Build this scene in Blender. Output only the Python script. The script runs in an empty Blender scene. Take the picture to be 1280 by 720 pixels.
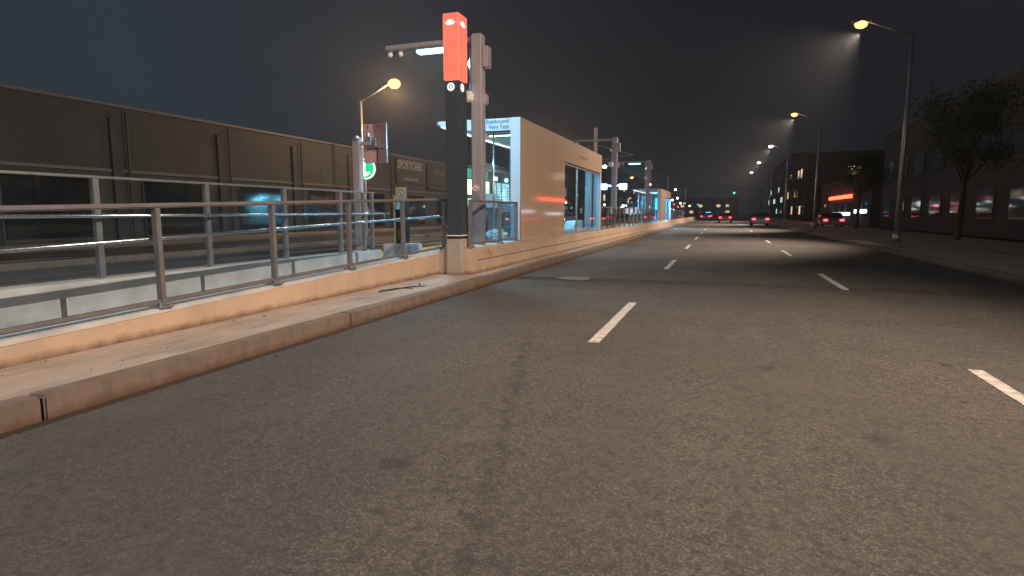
import bpy, bmesh, math, random
from mathutils import Vector, Matrix
random.seed(7)
R = math.radians
sc = bpy.context.scene
COL = sc.collection

# ------------------------------------------------------------------ materials
def _nodes(name):
    m = bpy.data.materials.new(name); m.use_nodes = True
    nt = m.node_tree; nt.nodes.clear()
    out = nt.nodes.new('ShaderNodeOutputMaterial')
    return m, nt, out
def N(nt, t, **kw):
    n = nt.nodes.new(t)
    for k, v in kw.items():
        if k.startswith('i_'): n.inputs[int(k[2:])].default_value = v
        else: setattr(n, k, v)
    return n
def L(nt, a, b): nt.links.new(a, b)
def mathn(nt, op, a, b=None, c=None, clamp=False):
    n = nt.nodes.new('ShaderNodeMath'); n.operation = op; n.use_clamp = clamp
    for i, v in enumerate((a, b, c)):
        if v is None: continue
        if isinstance(v, (int, float)): n.inputs[i].default_value = v
        else: nt.links.new(v, n.inputs[i])
    return n.outputs[0]
def mixc(nt, fac, a, b, mode='MIX'):
    n = nt.nodes.new('ShaderNodeMix'); n.data_type = 'RGBA'; n.blend_type = mode
    for s, v in ((n.inputs[0], fac), (n.inputs[6], a), (n.inputs[7], b)):
        if isinstance(v, (int, float)): s.default_value = v
        elif isinstance(v, tuple): s.default_value = (*v[:3], 1)
        else: nt.links.new(v, s)
    return n.outputs[2]
def noise(nt, vec, scale, detail=4, rough=.6):
    n = N(nt, 'ShaderNodeTexNoise'); n.inputs['Scale'].default_value = scale
    n.inputs['Detail'].default_value = detail; n.inputs['Roughness'].default_value = rough
    L(nt, vec, n.inputs['Vector']); return n.outputs['Fac']
def ramp(nt, fac, a, b):
    n = N(nt, 'ShaderNodeMapRange'); n.inputs[1].default_value = a; n.inputs[2].default_value = b
    L(nt, fac, n.inputs[0]); return n.outputs[0]
def wpos(nt): return N(nt, 'ShaderNodeNewGeometry').outputs['Position']

def mat(name, col, rough=.6, metal=0, var=.12, scale=3, bump=.0, bscale=60, coat=0, coatr=.15, dark=None, streak=False):
    m, nt, out = _nodes(name)
    p = N(nt, 'ShaderNodeBsdfPrincipled'); L(nt, p.outputs[0], out.inputs[0])
    pos = wpos(nt)
    vec = pos
    if streak:
        mp = N(nt, 'ShaderNodeMapping'); mp.inputs['Scale'].default_value = (1, 1, .12) if streak == 'v' else (1, .12, 1)
        L(nt, pos, mp.inputs[0]); vec = mp.outputs[0]
    f = ramp(nt, noise(nt, vec, scale, 5), .3, .7)
    f2 = ramp(nt, noise(nt, pos, scale * 9, 3), .3, .7)
    lo = dark or tuple(c * (1 - var * 2) for c in col)
    hi = tuple(min(1, c * (1 + var * .6)) for c in col)
    c1 = mixc(nt, f, lo, hi)
    c2 = mixc(nt, mathn(nt, 'MULTIPLY', f2, .35), c1, tuple(c * (1 - var) for c in col))
    L(nt, c2, p.inputs['Base Color'])
    r = mathn(nt, 'MULTIPLY_ADD', f2, .12, rough - .06, clamp=True)
    L(nt, r, p.inputs['Roughness'])
    p.inputs['Metallic'].default_value = metal
    p.inputs['Coat Weight'].default_value = coat; p.inputs['Coat Roughness'].default_value = coatr
    if bump:
        b = N(nt, 'ShaderNodeBump'); b.inputs['Strength'].default_value = bump; b.inputs['Distance'].default_value = .01
        L(nt, noise(nt, pos, bscale, 3), b.inputs['Height']); L(nt, b.outputs[0], p.inputs['Normal'])
    return m
def emit(name, col, s, var=0.0, scale=6):
    m, nt, out = _nodes(name)
    e = N(nt, 'ShaderNodeEmission'); e.inputs[0].default_value = (*col, 1); e.inputs[1].default_value = s
    if var:
        f = ramp(nt, noise(nt, wpos(nt), scale, 2), .3, .7)
        L(nt, mathn(nt, 'MULTIPLY_ADD', f, s * var * 2, s * (1 - var)), e.inputs[1])
    L(nt, e.outputs[0], out.inputs[0]); return m
def glass(name, tint=(.93, .97, 1), refl=1.0, base=.03):
    m, nt, out = _nodes(name)
    t = N(nt, 'ShaderNodeBsdfTransparent'); t.inputs[0].default_value = (*tint, 1)
    g = N(nt, 'ShaderNodeBsdfGlossy'); g.inputs['Roughness'].default_value = .03
    ge = N(nt, 'ShaderNodeNewGeometry'); dt = N(nt, 'ShaderNodeVectorMath', operation='DOT_PRODUCT')
    L(nt, ge.outputs['Incoming'], dt.inputs[0]); L(nt, ge.outputs['Normal'], dt.inputs[1])
    om = mathn(nt, 'SUBTRACT', 1.0, mathn(nt, 'ABSOLUTE', dt.outputs['Value']))
    fac = mathn(nt, 'MULTIPLY_ADD', mathn(nt, 'POWER', om, 5.0), refl * .9, base, clamp=True)
    d = N(nt, 'ShaderNodeBsdfDiffuse'); d.inputs[0].default_value = (.4, .45, .48, 1)
    ms = N(nt, 'ShaderNodeMixShader'); L(nt, fac, ms.inputs[0]); L(nt, t.outputs[0], ms.inputs[1]); L(nt, g.outputs[0], ms.inputs[2])
    dirt = mathn(nt, 'MULTIPLY', ramp(nt, noise(nt, wpos(nt), 2.2, 5), .35, .75), .008)
    m2 = N(nt, 'ShaderNodeMixShader'); L(nt, dirt, m2.inputs[0]); L(nt, ms.outputs[0], m2.inputs[1]); L(nt, d.outputs[0], m2.inputs[2])
    L(nt, m2.outputs[0], out.inputs[0]); return m

def asphalt(name):
    m, nt, out = _nodes(name)
    p = N(nt, 'ShaderNodeBsdfPrincipled'); L(nt, p.outputs[0], out.inputs[0])
    pos = wpos(nt)
    sep = N(nt, 'ShaderNodeSeparateXYZ'); L(nt, pos, sep.inputs[0]); X, Y = sep.outputs[0], sep.outputs[1]
    v = N(nt, 'ShaderNodeTexVoronoi'); v.inputs['Scale'].default_value = 95; L(nt, pos, v.inputs['Vector'])
    v2 = N(nt, 'ShaderNodeTexVoronoi'); v2.inputs['Scale'].default_value = 28; L(nt, pos, v2.inputs['Vector'])
    sp = N(nt, 'ShaderNodeSeparateColor'); L(nt, v.outputs['Color'], sp.inputs[0])
    sp2 = N(nt, 'ShaderNodeSeparateColor'); L(nt, v2.outputs['Color'], sp2.inputs[0])
    base = mixc(nt, ramp(nt, noise(nt, pos, .55, 6, .65), .3, .7), (.034, .031, .029), (.074, .066, .059))
    # pale and dark stones
    stone = ramp(nt, mathn(nt, 'POWER', sp.outputs[0], 3.0), 0, 1)
    c = mixc(nt, mathn(nt, 'MULTIPLY', stone, .55), base, (.21, .19, .17))
    dk = mathn(nt, 'GREATER_THAN', sp2.outputs[1], .80)
    c = mixc(nt, mathn(nt, 'MULTIPLY', dk, .45), c, (.022, .021, .022))
    pit = ramp(nt, noise(nt, pos, 26, 5, .8), .56, .66)
    c = mixc(nt, mathn(nt, 'MULTIPLY', pit, .8), c, (.014, .013, .013))
    # wheel paths worn darker, along the road
    mp = N(nt, 'ShaderNodeMapping'); mp.inputs['Scale'].default_value = (1, .08, 1); L(nt, pos, mp.inputs[0])
    st = ramp(nt, noise(nt, mp.outputs[0], 1.3, 4), .4, .7)
    c = mixc(nt, mathn(nt, 'MULTIPLY', st, .5), c, (.045, .043, .044))
    # oil drips and tar spots of random size, larger worn patches
    v3 = N(nt, 'ShaderNodeTexVoronoi'); v3.inputs['Scale'].default_value = 1.9
    wv = N(nt, 'ShaderNodeVectorMath', operation='ADD'); nz = N(nt, 'ShaderNodeTexNoise'); nz.inputs['Scale'].default_value = 9; L(nt, pos, nz.inputs['Vector'])
    ws = N(nt, 'ShaderNodeVectorMath', operation='SCALE'); ws.inputs['Scale'].default_value = .16; L(nt, nz.outputs['Color'], ws.inputs[0])
    L(nt, pos, wv.inputs[0]); L(nt, ws.outputs[0], wv.inputs[1]); L(nt, wv.outputs[0], v3.inputs['Vector'])
    sp3 = N(nt, 'ShaderNodeSeparateColor'); L(nt, v3.outputs['Color'], sp3.inputs[0])
    rad = mathn(nt, 'MULTIPLY', mathn(nt, 'POWER', sp3.outputs[0], 5.0), .17)
    blob = ramp(nt, mathn(nt, 'SUBTRACT', v3.outputs['Distance'], rad), .05, -.06)
    c = mixc(nt, mathn(nt, 'MULTIPLY', blob, .62), c, (.020, .019, .020))
    big = ramp(nt, noise(nt, pos, .28, 4, .55), .48, .60)
    c = mixc(nt, mathn(nt, 'MULTIPLY', big, .38), c, (.040, .037, .036))
    pale = ramp(nt, noise(nt, pos, 1.1, 6, .75), .56, .72)
    c = mixc(nt, mathn(nt, 'MULTIPLY', pale, .35), c, (.110, .097, .083))
    # transverse sealed joints
    wob = mathn(nt, 'MULTIPLY', mathn(nt, 'SUBTRACT', noise(nt, pos, .9, 5, .7), .5), 1.3)
    wob2 = mathn(nt, 'MULTIPLY', mathn(nt, 'SUBTRACT', noise(nt, pos, 3.0, 5, .75), .5), .5)
    def band(y0, w, k):
        d = mathn(nt, 'ABSOLUTE', mathn(nt, 'ADD', mathn(nt, 'SUBTRACT', Y, y0), wob))
        f = ramp(nt, d, w, w * .2)
        f = mathn(nt, 'MULTIPLY', f, ramp(nt, noise(nt, pos, 2.2, 4), .3, .6))
        return mathn(nt, 'MULTIPLY', f, k, clamp=True)
    for y0, w, k in ((12.3, .55, .75), (17.8, 1.3, .55), (26, 1.6, .5), (-1.6, .5, .4)):
        c = mixc(nt, band(y0, w, k), c, (.028, .025, .024))
    # a longitudinal tar seam wandering down the lane
    xl = mathn(nt, 'MULTIPLY_ADD', Y, -.27, -.34)
    d = mathn(nt, 'ABSOLUTE', mathn(nt, 'ADD', mathn(nt, 'SUBTRACT', X, xl), mathn(nt, 'MULTIPLY', wob2, .9)))
    f = ramp(nt, d, .075, .005)
    f = mathn(nt, 'MULTIPLY', f, ramp(nt, noise(nt, pos, 5.5, 5, .7), .40, .54))
    f = mathn(nt, 'MULTIPLY', f, ramp(nt, Y, 7.2, 5.5))
    c = mixc(nt, mathn(nt, 'MULTIPLY', f, .62, clamp=True), c, (.020, .019, .019))
    L(nt, c, p.inputs['Base Color'])
    L(nt, mathn(nt, 'MULTIPLY_ADD', noise(nt, pos, 8, 3), .2, .72), p.inputs['Roughness'])
    b = N(nt, 'ShaderNodeBump'); b.inputs['Strength'].default_value = .7; b.inputs['Distance'].default_value = .004
    h = mathn(nt, 'ADD', v.outputs['Distance'], mathn(nt, 'MULTIPLY', noise(nt, pos, 70, 3), 1.6))
    L(nt, h, b.inputs['Height']); L(nt, b.outputs[0], p.inputs['Normal'])
    return m
def concrete(name, col, stain, scale=1.4, bump=.35, coat=0, footz=None, grime=.5, streaky=True):
    m, nt, out = _nodes(name)
    p = N(nt, 'ShaderNodeBsdfPrincipled'); L(nt, p.outputs[0], out.inputs[0])
    pos = wpos(nt)
    mp = N(nt, 'ShaderNodeMapping'); mp.inputs['Scale'].default_value = (1, 1, .18) if streaky else (1, .16, 1); L(nt, pos, mp.inputs[0])
    a = ramp(nt, noise(nt, pos, scale, 6, .65), .32, .72)
    s = ramp(nt, noise(nt, mp.outputs[0], scale * 2.6, 5, .7), .45, .78)
    fine = noise(nt, pos, 45, 4, .7)
    c = mixc(nt, a, tuple(x * .84 for x in col), tuple(x * 1.08 for x in col))
    c = mixc(nt, mathn(nt, 'MULTIPLY', s, grime), c, stain)
    c = mixc(nt, mathn(nt, 'MULTIPLY', ramp(nt, fine, .5, .8), .25), c, stain)
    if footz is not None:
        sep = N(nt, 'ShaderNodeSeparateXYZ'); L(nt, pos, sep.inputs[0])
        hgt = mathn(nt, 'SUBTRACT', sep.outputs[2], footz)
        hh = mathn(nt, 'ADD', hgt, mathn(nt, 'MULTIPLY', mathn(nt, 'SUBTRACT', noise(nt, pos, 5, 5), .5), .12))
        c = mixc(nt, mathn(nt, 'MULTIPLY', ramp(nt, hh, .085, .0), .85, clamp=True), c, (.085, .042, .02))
    L(nt, c, p.inputs['Base Color'])
    p.inputs['Roughness'].default_value = .72
    p.inputs['Coat Weight'].default_value = coat; p.inputs['Coat Roughness'].default_value = .2
    b = N(nt, 'ShaderNodeBump'); b.inputs['Strength'].default_value = bump; b.inputs['Distance'].default_value = .006
    L(nt, mathn(nt, 'ADD', fine, mathn(nt, 'MULTIPLY', a, .4)), b.inputs['Height']); L(nt, b.outputs[0], p.inputs['Normal'])
    return m

M = {}
M['asphalt'] = asphalt('asphalt')
M['far_ground'] = mat('far_ground', (.05, .048, .046), .9, var=.2, scale=.2)
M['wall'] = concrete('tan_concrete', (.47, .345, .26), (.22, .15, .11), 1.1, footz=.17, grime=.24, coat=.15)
M['ledge'] = concrete('ledge_concrete', (.40, .33, .28), (.16, .12, .10), 2.1, streaky=False, grime=.85)
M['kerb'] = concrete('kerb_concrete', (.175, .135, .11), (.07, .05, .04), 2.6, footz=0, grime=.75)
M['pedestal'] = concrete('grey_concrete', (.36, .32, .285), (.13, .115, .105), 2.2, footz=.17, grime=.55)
M['joint'] = mat('dark_joint', (.04, .025, .018), .9)
M['coping'] = mat('pale_coping', (.50, .50, .51), .6, var=.15, scale=2.5, bump=.2)
M['platform'] = mat('platform_paving', (.30, .30, .30), .75, var=.15, scale=1.5, bump=.2)
M['tactile'] = mat('tactile_yellow', (.80, .42, .05), .65, var=.15, scale=3, bump=.3)
M['panel'] = mat('enamel_tan_panel', (.56, .40, .285), .38, var=.07, scale=.9, coat=1, coatr=.07, streak='v')
M['white_panel'] = mat('white_metal_panel', (.42, .53, .66), .38, var=.05, scale=.8, coat=.4, coatr=.15, streak='v')
M['soffit'] = mat('white_soffit', (.78, .80, .80), .5, var=.05)
M['steel'] = mat('brownish_grey_painted_steel', (.175, .168, .185), .42, .2, var=.12, scale=4, coat=.2)
M['galv'] = mat('galvanised_steel', (.42, .43, .45), .38, .8, var=.15, scale=7)
M['handrail'] = mat('brushed_stainless', (.62, .64, .66), .25, .95, var=.08, scale=9)
M['pole'] = mat('mauve_grey_paint', (.34, .325, .375), .4, .2, var=.12, scale=3, coat=.3, streak='v')
M['black'] = mat('black_gloss_panel', (.036, .046, .056), .3, var=.1, scale=3, coat=.25, coatr=.2)
M['dark_metal'] = mat('dark_metal', (.04, .042, .046), .5, .4, var=.2)
M['blackp'] = mat('black_plastic', (.015, .015, .017), .4, var=.2)
M['glass'] = glass('rail_glass')
M['shopglass'] = glass('shelter_glass', (.86, .95, .97), 1.0, .03)
M['white'] = mat('white_paint', (.75, .75, .74), .5, var=.06, scale=5)
M['paint'] = mat('road_paint', (.56, .52, .49), .65, var=.28, scale=9, bump=.4, bscale=40)
M['ink'] = mat('dark_lettering', (.05, .09, .14), .6, var=.05)
M['ink_tan'] = mat('dull_brown_lettering', (.20, .12, .085), .6, var=.05)
M['iron'] = mat('cast_iron', (.26, .25, .24), .5, .4, var=.25, scale=12, bump=.5, bscale=50)
M['debris'] = mat('dark_twig', (.02, .015, .012), .8)
M['grille'] = mat('grey_lettering', (.22, .22, .22), .6)
M['facade'] = mat('dark_store_facade', (.036, .040, .046), .8, var=.15, scale=.5, bump=.2, bscale=8)
M['facade2'] = mat('brown_store_facade', (.06, .058, .055), .85, var=.2, scale=.5)
M['parapet'] = mat('grey_parapet', (.085, .085, .09), .6)
M['signblack'] = mat('black_sign_board', (.012, .013, .015), .5)
M['signback'] = mat('dull_pink_sign_back', (.50, .31, .31), .5, .1, var=.12, scale=5)
M['yellow'] = mat('yellow_paint', (.70, .64, .34), .5, var=.08)
M['bluep'] = mat('blue_paint', (.04, .12, .35), .5)
M['red'] = mat('red_paint', (.45, .05, .05), .5)
M['rail'] = mat('rail_steel', (.25, .22, .20), .35, .9)
M['track'] = concrete('track_slab', (.17, .155, .14), (.07, .06, .055), .8, grime=.5, streaky=False)
M['tyre'] = mat('tyre_rubber', (.02, .02, .02), .9)
M['carglass'] = mat('dark_car_glass', (.01, .012, .014), .08, coat=1, coatr=.05)
M['wood'] = mat('trunk_bark', (.07, .05, .035), .9, bump=.5)
M['leaf'] = mat('night_leaf', (.05, .07, .03), .8, var=.3, scale=4)

def ecol(r, g, b):  # sRGB 0-255 -> linear
    return tuple((c / 255) ** 2.2 for c in (r, g, b))
M['e_red'] = emit('red_lightbox', (1.0, .19, .12), 1.15, .06, 3)
M['e_redtrim'] = emit('red_lightbox_corner', (1.0, .27, .2), 1.08)
M['e_white'] = emit('white_lit_symbol', (1, .97, .95), 1.15)
M['e_led'] = emit('cool_led', (.30, .92, 1.0), 4.5)
M['e_tube'] = emit('shelter_tube', (.62, .93, 1.0), 6)
M['e_strip'] = emit('eave_strip', (.85, 1.0, .85), 2.2, .5, 5)
M['e_sodium'] = emit('sodium_lamp', (1.0, .50, .16), 3.0)
M['e_green'] = emit('green_sign', (.02, .72, .30), 1.1)
M['e_shop'] = emit('lit_shop_window', (.85, 1.0, .78), 1.9, .4, 1.2)
M['e_shopcool'] = emit('lit_shop_window_cool', (.62, .95, 1.0), 1.5, .5, 1.2)
M['e_teal'] = emit('teal_sign', (.10, .55, .42), .8, .3, 1)
M['e_blue'] = emit('blue_white_light', (.22, .62, 1.0), 9)
M['e_cyan'] = emit('cyan_light', (.03, .45, .95), 3.8, .25, 2)
M['e_ad'] = emit('backlit_poster', (.85, .82, 1.0), 1.8, .35, 3)
M['e_tail'] = emit('tail_light', (1, .05, .06), 6)
M['e_head'] = emit('head_light', (.9, .95, 1), 9)
M['e_sig'] = emit('red_signal', (1, .06, .05), 9)
M['e_siggreen'] = emit('green_signal', (.05, .9, .5), 6)
M['e_warm'] = emit('warm_window', (1, .75, .42), .9, .4, .8)
M['e_bigred'] = emit('red_reflect_source', (1, .07, .03), 7)
M['e_bigwhite'] = emit('white_reflect_source', (.82, .86, 1), 3.2, .5, .5)

# ------------------------------------------------------------------ mesh helpers
def root_loc(o):
    while o.parent: o = o.parent
    return o.location
class MB:
    def __init__(s): s.bm = bmesh.new()
    def box(s, x0, x1, y0, y1, z0, z1, bev=0):
        b = bmesh.new(); bmesh.ops.create_cube(b, size=1)
        for v in b.verts:
            v.co = Vector(((x0 + x1) / 2 + v.co.x * (x1 - x0), (y0 + y1) / 2 + v.co.y * (y1 - y0), (z0 + z1) / 2 + v.co.z * (z1 - z0)))
        if bev: bmesh.ops.bevel(b, geom=b.edges[:] , offset=bev, segments=2, affect='EDGES')
        s._add(b); return s
    def _add(s, b, mtx=None):
        if mtx: bmesh.ops.transform(b, matrix=mtx, verts=b.verts)
        me = bpy.data.meshes.new('t'); b.to_mesh(me); b.free(); s.bm.from_mesh(me); bpy.data.meshes.remove(me)
    def rod(s, a, b, r, r2=None, n=12):
        a, b = Vector(a), Vector(b); d = b - a
        t = bmesh.new(); bmesh.ops.create_cone(t, cap_ends=True, segments=n, radius1=r, radius2=r if r2 is None else r2, depth=d.length)
        q = d.to_track_quat('Z', 'Y').to_matrix().to_4x4()
        s._add(t, Matrix.Translation((a + b) / 2) @ q); return s
    def bar(s, a, b, w, h, bev=0):
        """rectangular bar from a to b, w = horizontal width, h = depth in the other direction"""
        a, b = Vector(a), Vector(b); d = b - a
        t = bmesh.new(); bmesh.ops.create_cube(t, size=1)
        for v in t.verts: v.co = Vector((v.co.x * w, v.co.y * h, v.co.z * d.length))
        if bev: bmesh.ops.bevel(t, geom=t.edges[:], offset=bev, segments=2, affect='EDGES')
        z = d.normalized(); up = Vector((0, 0, 1)) if abs(z.z) < .9 else Vector((0, 1, 0))
        x = up.cross(z).normalized(); y = z.cross(x)
        m = Matrix((x, y, z)).transposed().to_4x4()
        s._add(t, Matrix.Translation((a + b) / 2) @ m); return s
    def prism(s, pts, axis, c0, c1, bev=0):
        """pts 2-D outline; axis 'X': pts=(y,z); 'Y': pts=(x,z); 'Z': pts=(x,y)"""
        def P(p, c):
            return {'X': (c, p[0], p[1]), 'Y': (p[0], c, p[1]), 'Z': (p[0], p[1], c)}[axis]
        b = bmesh.new()
        A = [b.verts.new(P(p, c0)) for p in pts]; B = [b.verts.new(P(p, c1)) for p in pts]
        b.faces.new(A); b.faces.new(B[::-1]); n = len(pts)
        for i in range(n): b.faces.new((A[i], B[i], B[(i + 1) % n], A[(i + 1) % n]))
        bmesh.ops.recalc_face_normals(b, faces=b.faces)
        if bev: bmesh.ops.bevel(b, geom=b.edges[:], offset=bev, segments=2, affect='EDGES')
        s._add(b); return s
    def ball(s, c, r, sub=2, sc_=(1, 1, 1)):
        b = bmesh.new(); bmesh.ops.create_icosphere(b, subdivisions=sub, radius=r)
        for v in b.verts: v.co = Vector((v.co.x * sc_[0], v.co.y * sc_[1], v.co.z * sc_[2]))
        s._add(b, Matrix.Translation(c)); return s
    def build(s, name, m, parent=None, smooth=False):
        me = bpy.data.meshes.new(name)
        bmesh.ops.recalc_face_normals(s.bm, faces=s.bm.faces)
        s.bm.to_mesh(me); s.bm.free(); me.materials.append(M[m] if isinstance(m, str) else m)
        if smooth:
            for p in me.polygons: p.use_smooth = True
        o = bpy.data.objects.new(name, me); COL.objects.link(o)
        if parent:
            me.transform(Matrix.Translation(-root_loc(parent))); o.parent = parent
        return o
def sub(o, parent):
    return o
def tag(o, label=None, cat=None, group=None, kind=None):
    if label: o['label'] = label
    if cat: o['category'] = cat
    if group: o['group'] = group
    if kind: o['kind'] = kind
    return o
def empty(name, loc, label, cat, group=None):
    o = bpy.data.objects.new(name, None); COL.objects.link(o); o.location = loc; o.empty_display_size = .2
    return tag(o, label, cat, group)
def text(name, s, size, loc, rot, m, parent, depth=.004, align='LEFT', sx=1.0, bold=0):
    cu = bpy.data.curves.new(name, 'FONT'); cu.body = s; cu.size = size; cu.extrude = depth; cu.align_x = align; cu.offset = bold
    cu.space_line = .95
    t = bpy.data.objects.new(name, cu); COL.objects.link(t)
    bpy.context.view_layer.update()
    me = bpy.data.meshes.new_from_object(t); COL.objects.unlink(t); bpy.data.objects.remove(t); bpy.data.curves.remove(cu)
    rm = Matrix.Translation(loc) @ __import__('mathutils').Euler(rot).to_matrix().to_4x4() @ Matrix.Diagonal((sx, 1, 1, 1))
    me.transform(rm); me.materials.clear(); me.materials.append(M[m])
    o = bpy.data.objects.new(name, me); COL.objects.link(o)
    me.transform(Matrix.Translation(-root_loc(parent))); o.parent = parent
    return o
def copy_tree(root, loc, label=None, scale=None, skip=()):
    def rec(o, par):
        c = o.copy(); COL.objects.link(c); c.parent = par
        if o.get('_'): pass
        for ch in list(o.children):
            if ch.name.split('.')[0] in skip: continue
            rec(ch, c)
        return c
    r = rec(root, None); r.location = loc
    if scale: r.scale = scale
    if label: r['label'] = label
    return r
FX = (R(90), 0, 0)         # lettering that faces -Y
FR = (R(90), 0, R(90))     # lettering that faces +X
FL = (R(90), 0, R(-90))    # lettering that faces -X

# ------------------------------------------------------------------ ground
def struct(o): o['kind'] = 'structure'; return o
struct(MB().box(-400, 400, -60, 900, -.30, -.05).build('ground', 'far_ground'))
struct(MB().box(-4.28, 5.6, -25, 320, -.2, 0).build('road', 'asphalt'))
struct(MB().box(-23, -15.9, -25, 320, -.2, 0.0).build('road', 'asphalt'))
struct(MB().box(5.75, 12, -25, 320, -.2, .15).build('sidewalk', 'ledge'))
struct(MB().box(-26, -23.15, -25, 320, -.2, .15).build('sidewalk', 'ledge'))
struct(MB().box(5.6, 5.75, -25, 320, -.2, .148, .015).build('kerb', 'kerb'))
struct(MB().box(-23.15, -23, -25, 320, -.2, .148, .015).build('kerb', 'kerb'))
# median ledge: concrete strip and its kerb stones
struct(MB().box(-5.60, -4.44, -12, 130, -.2, .17).build('concrete_ledge', 'ledge'))
kb = MB()
edges = [-12, -8.2, -4.0, -.2, 2.6, 6.15 - .01, 10.08, 10.82] + [10.82 + 3.6 * i for i in range(1, 34)]
for a, b in zip(edges, edges[1:]):
    kb.box(-4.44, -4.27, a + .009, b - .009, -.2, .172, .014)
struct(kb.build('kerb', 'kerb'))
struct(MB().box(-4.272, -4.18, -12, 130, -.19, .004).build('gutter_joint', 'joint'))
# tracks
struct(MB().box(-15.7, -8.62, -25, 320, -.2, .04).build('track_bed', 'track'))
struct(MB().box(-15.9, -15.7, -25, 320, -.2, .22, .02).build('track_kerb', 'kerb'))
for x in (-9.6, -11.04, -12.9, -14.34):
    tag(MB().box(x - .035, x + .035, -25, 320, .04, .10, .01).build('tram_rail', 'rail'), kind='structure')

# lane markings
def lane_dash(x, y, l=3.05):
    b = bmesh.new(); n = 24; top = []
    Lp, Rp = [], []
    for i in range(n + 1):
        yy = y + l * i / n
        Lp.append((x - .06 + random.uniform(-.004, .004), yy)); Rp.append((x + .06 + random.uniform(-.004, .004), yy))
    m = MB(); m.prism(Lp + Rp[::-1], 'Z', .0005, .006)
    return m.build('lane_dash', 'paint')
dn = {0: 'nearest', 1: 'second', 2: 'third'}
for i in range(14):
    y = 6.25 + 8.95 * i - (8.95 if i == 99 else 0)
    o = lane_dash(-1.255, y); struct(o)
for i in range(14):
    o = lane_dash(2.2, 3.2 + 8.95 * i); struct(o)
for i in range(12):
    o = lane_dash(-19.4, 10 + 8.95 * i); struct(o)

# manhole
mh = empty('manhole_cover', (-2.9, 12.32, 0), 'round iron manhole cover set flush in the near traffic lane', 'manhole cover')
MB().rod((-2.9, 12.32, -.02), (-2.9, 12.32, .008), .385, n=48).build('frame_ring', 'blackp', mh)
c = MB(); c.rod((-2.9, 12.32, .0), (-2.9, 12.32, .014), .34, n=48)
for i in range(-3, 4):
    for j in range(-3, 4):
        if i * i + j * j < 11: c.box(-2.9 + i * .085 - .025, -2.9 + i * .085 + .025, 12.32 + j * .085 - .025, 12.32 + j * .085 + .025, .012, .019)
c.build('lid', 'iron', mh)

# ------------------------------------------------------------------ platform
struct(MB().box(-8.0, -5.61, 11.0, 130, -.2, .35).build('platform_floor', 'platform'))
struct(MB().prism([(-10, .0), (11.0, .0), (11.0, .348), (2, .10), (-10, .08)], 'X', -8.0, -5.61).build('ramp', 'platform'))
struct(MB().box(-8.62, -8.0, 9.0, 130, -.2, .346).build('platform_edge', 'platform'))
tt = MB(); tt.box(-8.55, -7.75, 9.0, 130, .340, .356)
for i in range(120):
    for j in range(7):
        pass
struct(tt.build('yellow_tactile_strip', 'tactile'))

# ramp side wall (left of the pillar)
def zt(y): return .548 + .03 * (max(y, 0.0) - 9.0)
rw = empty('ramp_wall', (-5.45, 4, .17), 'long low tan concrete wall beside the ramp, left of the red lit pillar', 'low wall')
MB().prism([(-12, .165), (10.98, .165), (10.98, zt(10.98) - .03), (0, zt(0) - .03), (-12, zt(-12) - .03)], 'X', -5.62, -5.352).build('wall_body', 'wall', rw)
MB().prism([(-12, zt(-12) - .027), (0, zt(0) - .027), (10.98, zt(10.98) - .027), (10.98, zt(10.98) + .02), (0, zt(0) + .02), (-12, zt(-12) + .02)], 'X', -5.66, -5.36).build('coping', 'coping', rw)

# platform side wall (right of the pillar)
pw = empty('platform_wall', (-4.8, 30, .17), 'long low tan concrete wall in two courses running under the station shelter', 'low wall')
def coursed(name, z0, z1, xf, seg, off):
    m = MB(); y = 11.22 + off
    ys = [11.22]
    while y < 126:
        if y > 11.3: ys.append(y)
        y += seg
    ys.append(126)
    for a, b in zip(ys, ys[1:]): m.box(-4.98, xf, a + .003, b - .003, z0, z1, .006)
    return m.build(name, 'wall', pw)
coursed('lower_course', .165, .425, -4.69, 6.2, 4.0)
coursed('upper_course', .437, .69, -4.694, 6.2, 2.9)
MB().box(-4.97, -4.715, 11.225, 125.9, .16, .686).build('joint_backing', 'joint', pw)
MB().box(-5.2, -4.70, 11.23, 14.0, .687, .705, .004).build('coping', 'coping', pw)
# scrawl on the wall (thin dark pen lines, built as flat strokes 2 mm proud)
def stroke(mb, pts, w, axis='X', c=0, t=.002):
    for (a, b) in zip(pts, pts[1:]):
        if axis == 'X': mb.bar((c, a[0], a[1]), (c, b[0], b[1]), t, w)
        else: mb.bar((a[0], a[1], c), (b[0], b[1], c), w, t)
g = MB()
stroke(g, [(11.5, .56), (11.62, .62), (11.7, .52), (11.78, .63), (11.9, .50), (11.95, .60), (12.1, .55)], .008, 'X', -4.692)
stroke(g, [(11.82, .64), (11.98, .47), (11.92, .44), (12.06, .52)], .012, 'X', -4.692)
stroke(g, [(12.3, .60), (12.45, .57), (12.5, .63), (12.6, .58), (12.85, .61)], .006, 'X', -4.692)
tag(g.build('graffiti_scrawl', 'ink_tan', pw), label='thin dark pen scrawl on the upper course')

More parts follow.
